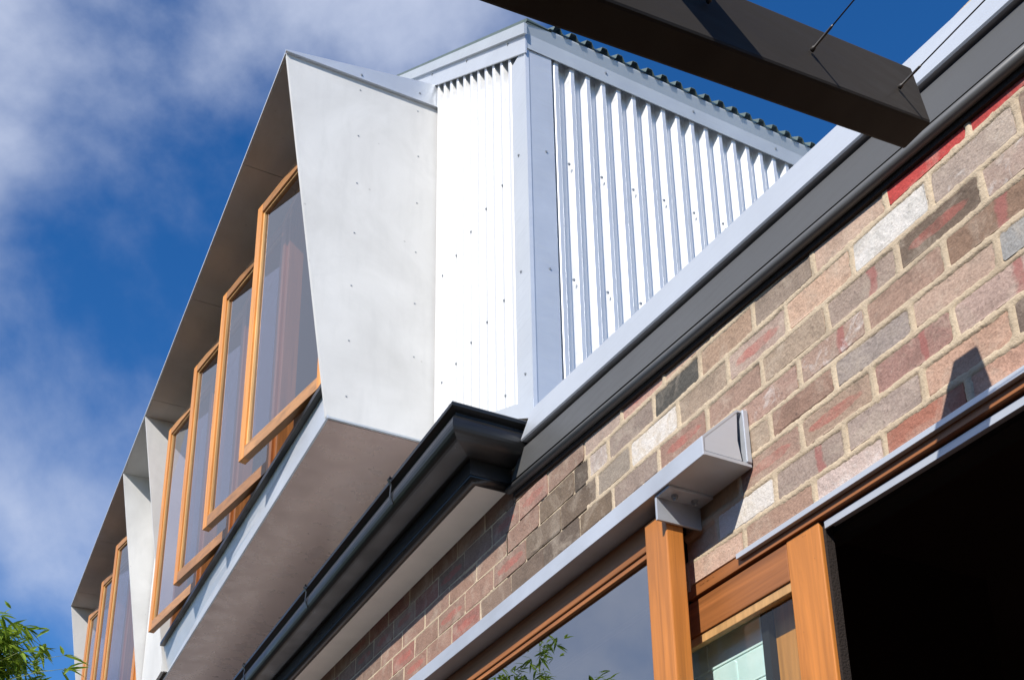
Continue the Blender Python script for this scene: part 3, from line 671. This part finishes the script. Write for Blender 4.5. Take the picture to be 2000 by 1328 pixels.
# ------------------------------------------------------------------ door head, track and sliding door
dh = Thing("sliding_track_assembly", (-1.3, 1.76, 2.9), "long door head with thin silver flashing, cedar strip and grey sliding track", "door track")
dh.part("flashing", MB().box(-2.086, -.3, 1.738, 1.752, 2.8975, 2.9125, .001), 'zinc')
dh.part("head_strip", MB().box(-2.322, -.3, 1.752, 1.80, 2.878, 2.9115, .001), 'wood_h')
dh.part("groove", MB().box(-2.322, -.3, 1.800, 1.86, 2.850, 2.8775), 'black')
dh.part("track", MB().box(-1.785, -.3, 1.764, 1.770, 2.850, 2.8695, .001).box(-1.785, -.3, 1.7705, 1.7995, 2.864, 2.8695), 'galv')
sl_ = Thing("patio_slider", (-2.05, 1.79, 0.02), "cedar sliding glass door leaf standing half open with a black brush seal", "door")
DY0, DY1 = 1.760, 1.798
sl_.part("stile", MB().box(-1.918, -1.799, DY0, DY1, 0.03, 2.876, .003), 'wood_v')
sl_.part("top_rail", MB().box(-2.44, -1.919, DY0 + .001, DY1, 2.770, 2.872, .002), 'wood_h')
sl_.part("glazing_bead", MB().box(-2.44, -1.919, DY0 + .006, DY0 + .028, 2.744, 2.7695, .002), 'bead')
sl_.part("glass", MB().box(-2.44, -1.919, DY0 + .022, DY0 + .027, .10, 2.7435), 'glass_low')
sl_.part("brush_seal", MB().box(-1.7985, -1.790, DY0 + .010, DY1 - .002, 0.03, 2.868, .001), 'brushseal')

# painted wall and jamb behind the door glass
pw = Thing("painted_brick_wall", (-2.3, 1.84, 2.0), "pale teal painted brick wall seen through the door glass", "brick wall")
pw.part("mortar", MB().box(-2.47, -2.098, 1.8255, 1.90, 1.6, 2.86), 'teal')
for r in range(9):
    z0 = 2.685 - .0875 * (r - 1); x = -2.098 - (.0 if r % 2 else .125)
    cuts = [(-2.098, x)] if r % 2 == 0 else []
    while x > -2.4: cuts.append((x, x - .245)); x -= .245
    for a, b in cuts:
        if a - b < .02: continue
        o = pw.inst("brick", BRICKS[rnd.randrange(10)], ((a + b) / 2, 1.822 + .03, z0 + .0425), None, (a - b - .004, .06, .0825))
        o.data = o.data
teal_meshes = {}
for o in pw.o.children:
    if o.name.startswith("brick"):
        k = o.data.name
        if k not in teal_meshes:
            me = o.data.copy(); me.materials.clear(); me.materials.append(M['teal']); teal_meshes[k] = me
        o.data = teal_meshes[k]
jb = Thing("door_jamb", (-2.0, 1.86, 0.0), "narrow timber jamb with black edge beside the teal painted bricks behind glass", "door jamb")
jb.part("gasket", MB().box(-2.0975, -2.071, 1.81, 1.88, 0.0, 2.86), 'black')
jb.part("timber", MB().box(-2.0705, -1.935, 1.832, 1.90, 0.0, 2.858, .002), 'sash_v')

# dark room behind
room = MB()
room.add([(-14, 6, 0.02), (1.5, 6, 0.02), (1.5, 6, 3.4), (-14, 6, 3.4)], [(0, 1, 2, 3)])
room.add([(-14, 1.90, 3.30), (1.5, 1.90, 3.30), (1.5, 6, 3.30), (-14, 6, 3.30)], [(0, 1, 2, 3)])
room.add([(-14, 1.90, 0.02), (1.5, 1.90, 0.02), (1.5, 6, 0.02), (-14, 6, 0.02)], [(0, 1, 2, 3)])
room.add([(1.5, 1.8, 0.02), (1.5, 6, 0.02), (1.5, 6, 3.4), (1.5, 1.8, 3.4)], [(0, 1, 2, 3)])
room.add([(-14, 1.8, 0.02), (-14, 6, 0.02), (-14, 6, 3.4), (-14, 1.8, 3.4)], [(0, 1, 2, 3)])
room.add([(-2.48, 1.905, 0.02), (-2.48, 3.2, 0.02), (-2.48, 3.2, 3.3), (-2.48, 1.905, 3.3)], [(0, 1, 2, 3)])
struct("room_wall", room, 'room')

# ------------------------------------------------------------------ pergola beam and its cables
pg = Thing("pergola_beam", (-1.04, 1.38, 3.3), "dark brown steel pergola beam crossing overhead with its end near the barge", "beam")
BD = Vector((-.0845, 1.0, .237)).normalized()
E0, E1 = Vector((-1.103, 1.400, 3.227)), Vector((-1.036, 1.400, 3.229))
T0, T1 = Vector((-1.110, 1.385, 3.366)), Vector((-1.046, 1.385, 3.366))
LB = 3.2
def rr(o):      # rounded rectangular section
    pts = []; cs = [(E0, T0, E1), (E1, E0, T1), (T1, E1, T0), (T0, T1, E0)]
    for p, a, b in cs:
        da = (a - p).normalized(); db = (b - p).normalized(); r_ = .006
        pts += [p + da * r_, p + (da + db) * r_ * .3, p + db * r_]
    return [p - BD * o for p in pts]
bmx = MB(); bmx.loft([rr(0), rr(LB)]); pg.part("beam_tube", bmx, 'beam')
q = Vector((-.992, .80, 3.27)); pg.part("cross_bar", MB().box(-.985, .9, .735, .80, 3.235, 3.30, .004), 'beam')
side = lambda y, z: Vector((-1.036 + .0845 * (1.4 - y), y, z))
for y, z, dz, dy in ((1.103, 3.225, .035, .002), (1.327, 3.272, .02, .01), (.872, 3.185, .035, .002)):
    p = side(y, z); d = Vector((1.0, dy, dz)).normalized()
    t = Thing("cable", tuple(p), {1.103: "thin steel cable with ferrule anchored mid way along the dark beam", 1.327: "thin steel cable anchored at the beam end beside the silver capping", .872: "thin steel cable anchored on the dark beam beside the wide bar of shadow"}[y], "cable", "cables strung from the pergola beam")
    t.part("wire", MB().tube([p, p + d * 1.1, p + d * 2.2], .0014, 6), 'cable')
    t.part("ferrule", MB().tube([p - d * .002, p + d * .004, p + d * .006, p + d * .045, p + d * .050], [.0042, .0042, .0024, .0024, .0015], 8), 'cable')

# ------------------------------------------------------------------ bamboo
def leaf_pts(L, W):
    return [(0, 0, 0), (L * .25, W * .5, .01 * L), (L * .55, W * .45, -.02 * L), (L, 0, -.16 * L), (L * .55, -W * .45, -.02 * L), (L * .25, -W * .5, .01 * L), (L * .3, 0, -.02 * L), (L * .6, 0, -.06 * L)]
LF = [(0, 1, 6), (0, 6, 5), (1, 2, 7, 6), (6, 7, 4, 5), (2, 3, 7), (7, 3, 4)]
lm_ = MB(); lm_.add(leaf_pts(1, .16), LF); LEAF = lm_.mesh("leaf", 'leaf')
def bamboo(base, top, spread, label, n_culm, n_leaf, singles, seed):
    r = random.Random(seed)
    t = Thing("bamboo", base, label, "bamboo", "bamboo clumps in the courtyard")
    fol = MB(); tips = []
    for k in range(n_culm):
        a = r.uniform(0, 2 * pi); rad = spread * math.sqrt(r.random())
        h = (top - base[2]) * r.uniform(.82, 1.0)
        b0 = Vector(base) + Vector((cos(a) * rad * .5, sin(a) * rad * .5, 0))
        lean = Vector((cos(a) * rad * .8, sin(a) * rad * .8, 0))
        path = [b0 + Vector((0, 0, h * s)) + lean * s * s - Vector((0, 0, 1)) * (.10 * max(0, s - .75) / .25) for s in [i / 12 for i in range(13)]]
        t.part("culm", MB().tube(path, [.011 * (1 - .8 * i / 12) + .001 for i in range(13)], 6), 'culm')
        tips += path[5:]
    tips = [p for p in tips if p.z > top - .85]
    for k in range(n_leaf):
        p = r.choice(tips) + Vector((r.gauss(0, .10), r.gauss(0, .10), r.gauss(0, .07)))
        az = r.uniform(0, 2 * pi)
        for q in range(r.choice((2, 3, 3, 4))):
            aa = az + r.uniform(-.7, .7); L = r.uniform(.08, .15)
            R_ = Matrix.Rotation(aa, 3, 'Z') @ Matrix.Rotation(r.uniform(-.5, .9), 3, 'Y') @ Matrix.Rotation(r.uniform(-.6, .6), 3, 'X')
            fol.add([p + R_ @ Vector(v) for v in leaf_pts(L, L * .15)], LF)
    t.part("foliage", fol, 'leaf', kind='stuff')
    for (x, y, z, az, n) in singles:
        p = Vector((x, y, z)); s_ = MB()
        back = p - Vector((cos(az), sin(az), .15)) * .30
        t.part("twig", MB().tube([back, (p + back) / 2 + Vector((0, 0, .012)), p], [.002, .0016, .001], 5), 'culm')
        for k in range(n):
            o = t.inst("leaf", LEAF, p, None, (r.uniform(.10, .15),) * 3, (r.uniform(-.4, .4), r.uniform(-.35, .6), az + (k - (n - 1) / 2) * .75 + r.uniform(-.2, .2)))
bamboo((-6.25, -.22, 0.0), 4.06, .36, "leafy green bamboo clump in front of the sky at the low left corner", 34, 8000,
       [(-5.9, .43, 3.77, .9, 4), (-5.9, .30, 3.80, .7, 4), (-5.7, .44, 3.63, 1.0, 4), (-5.8, .22, 3.72, .5, 4)], 3)
bamboo((-8.2, -1.0, 0.0), 5.25, .42, "taller bamboo clump beyond the frame that shows as a reflection in the fixed window glass", 7, 260, [], 11)
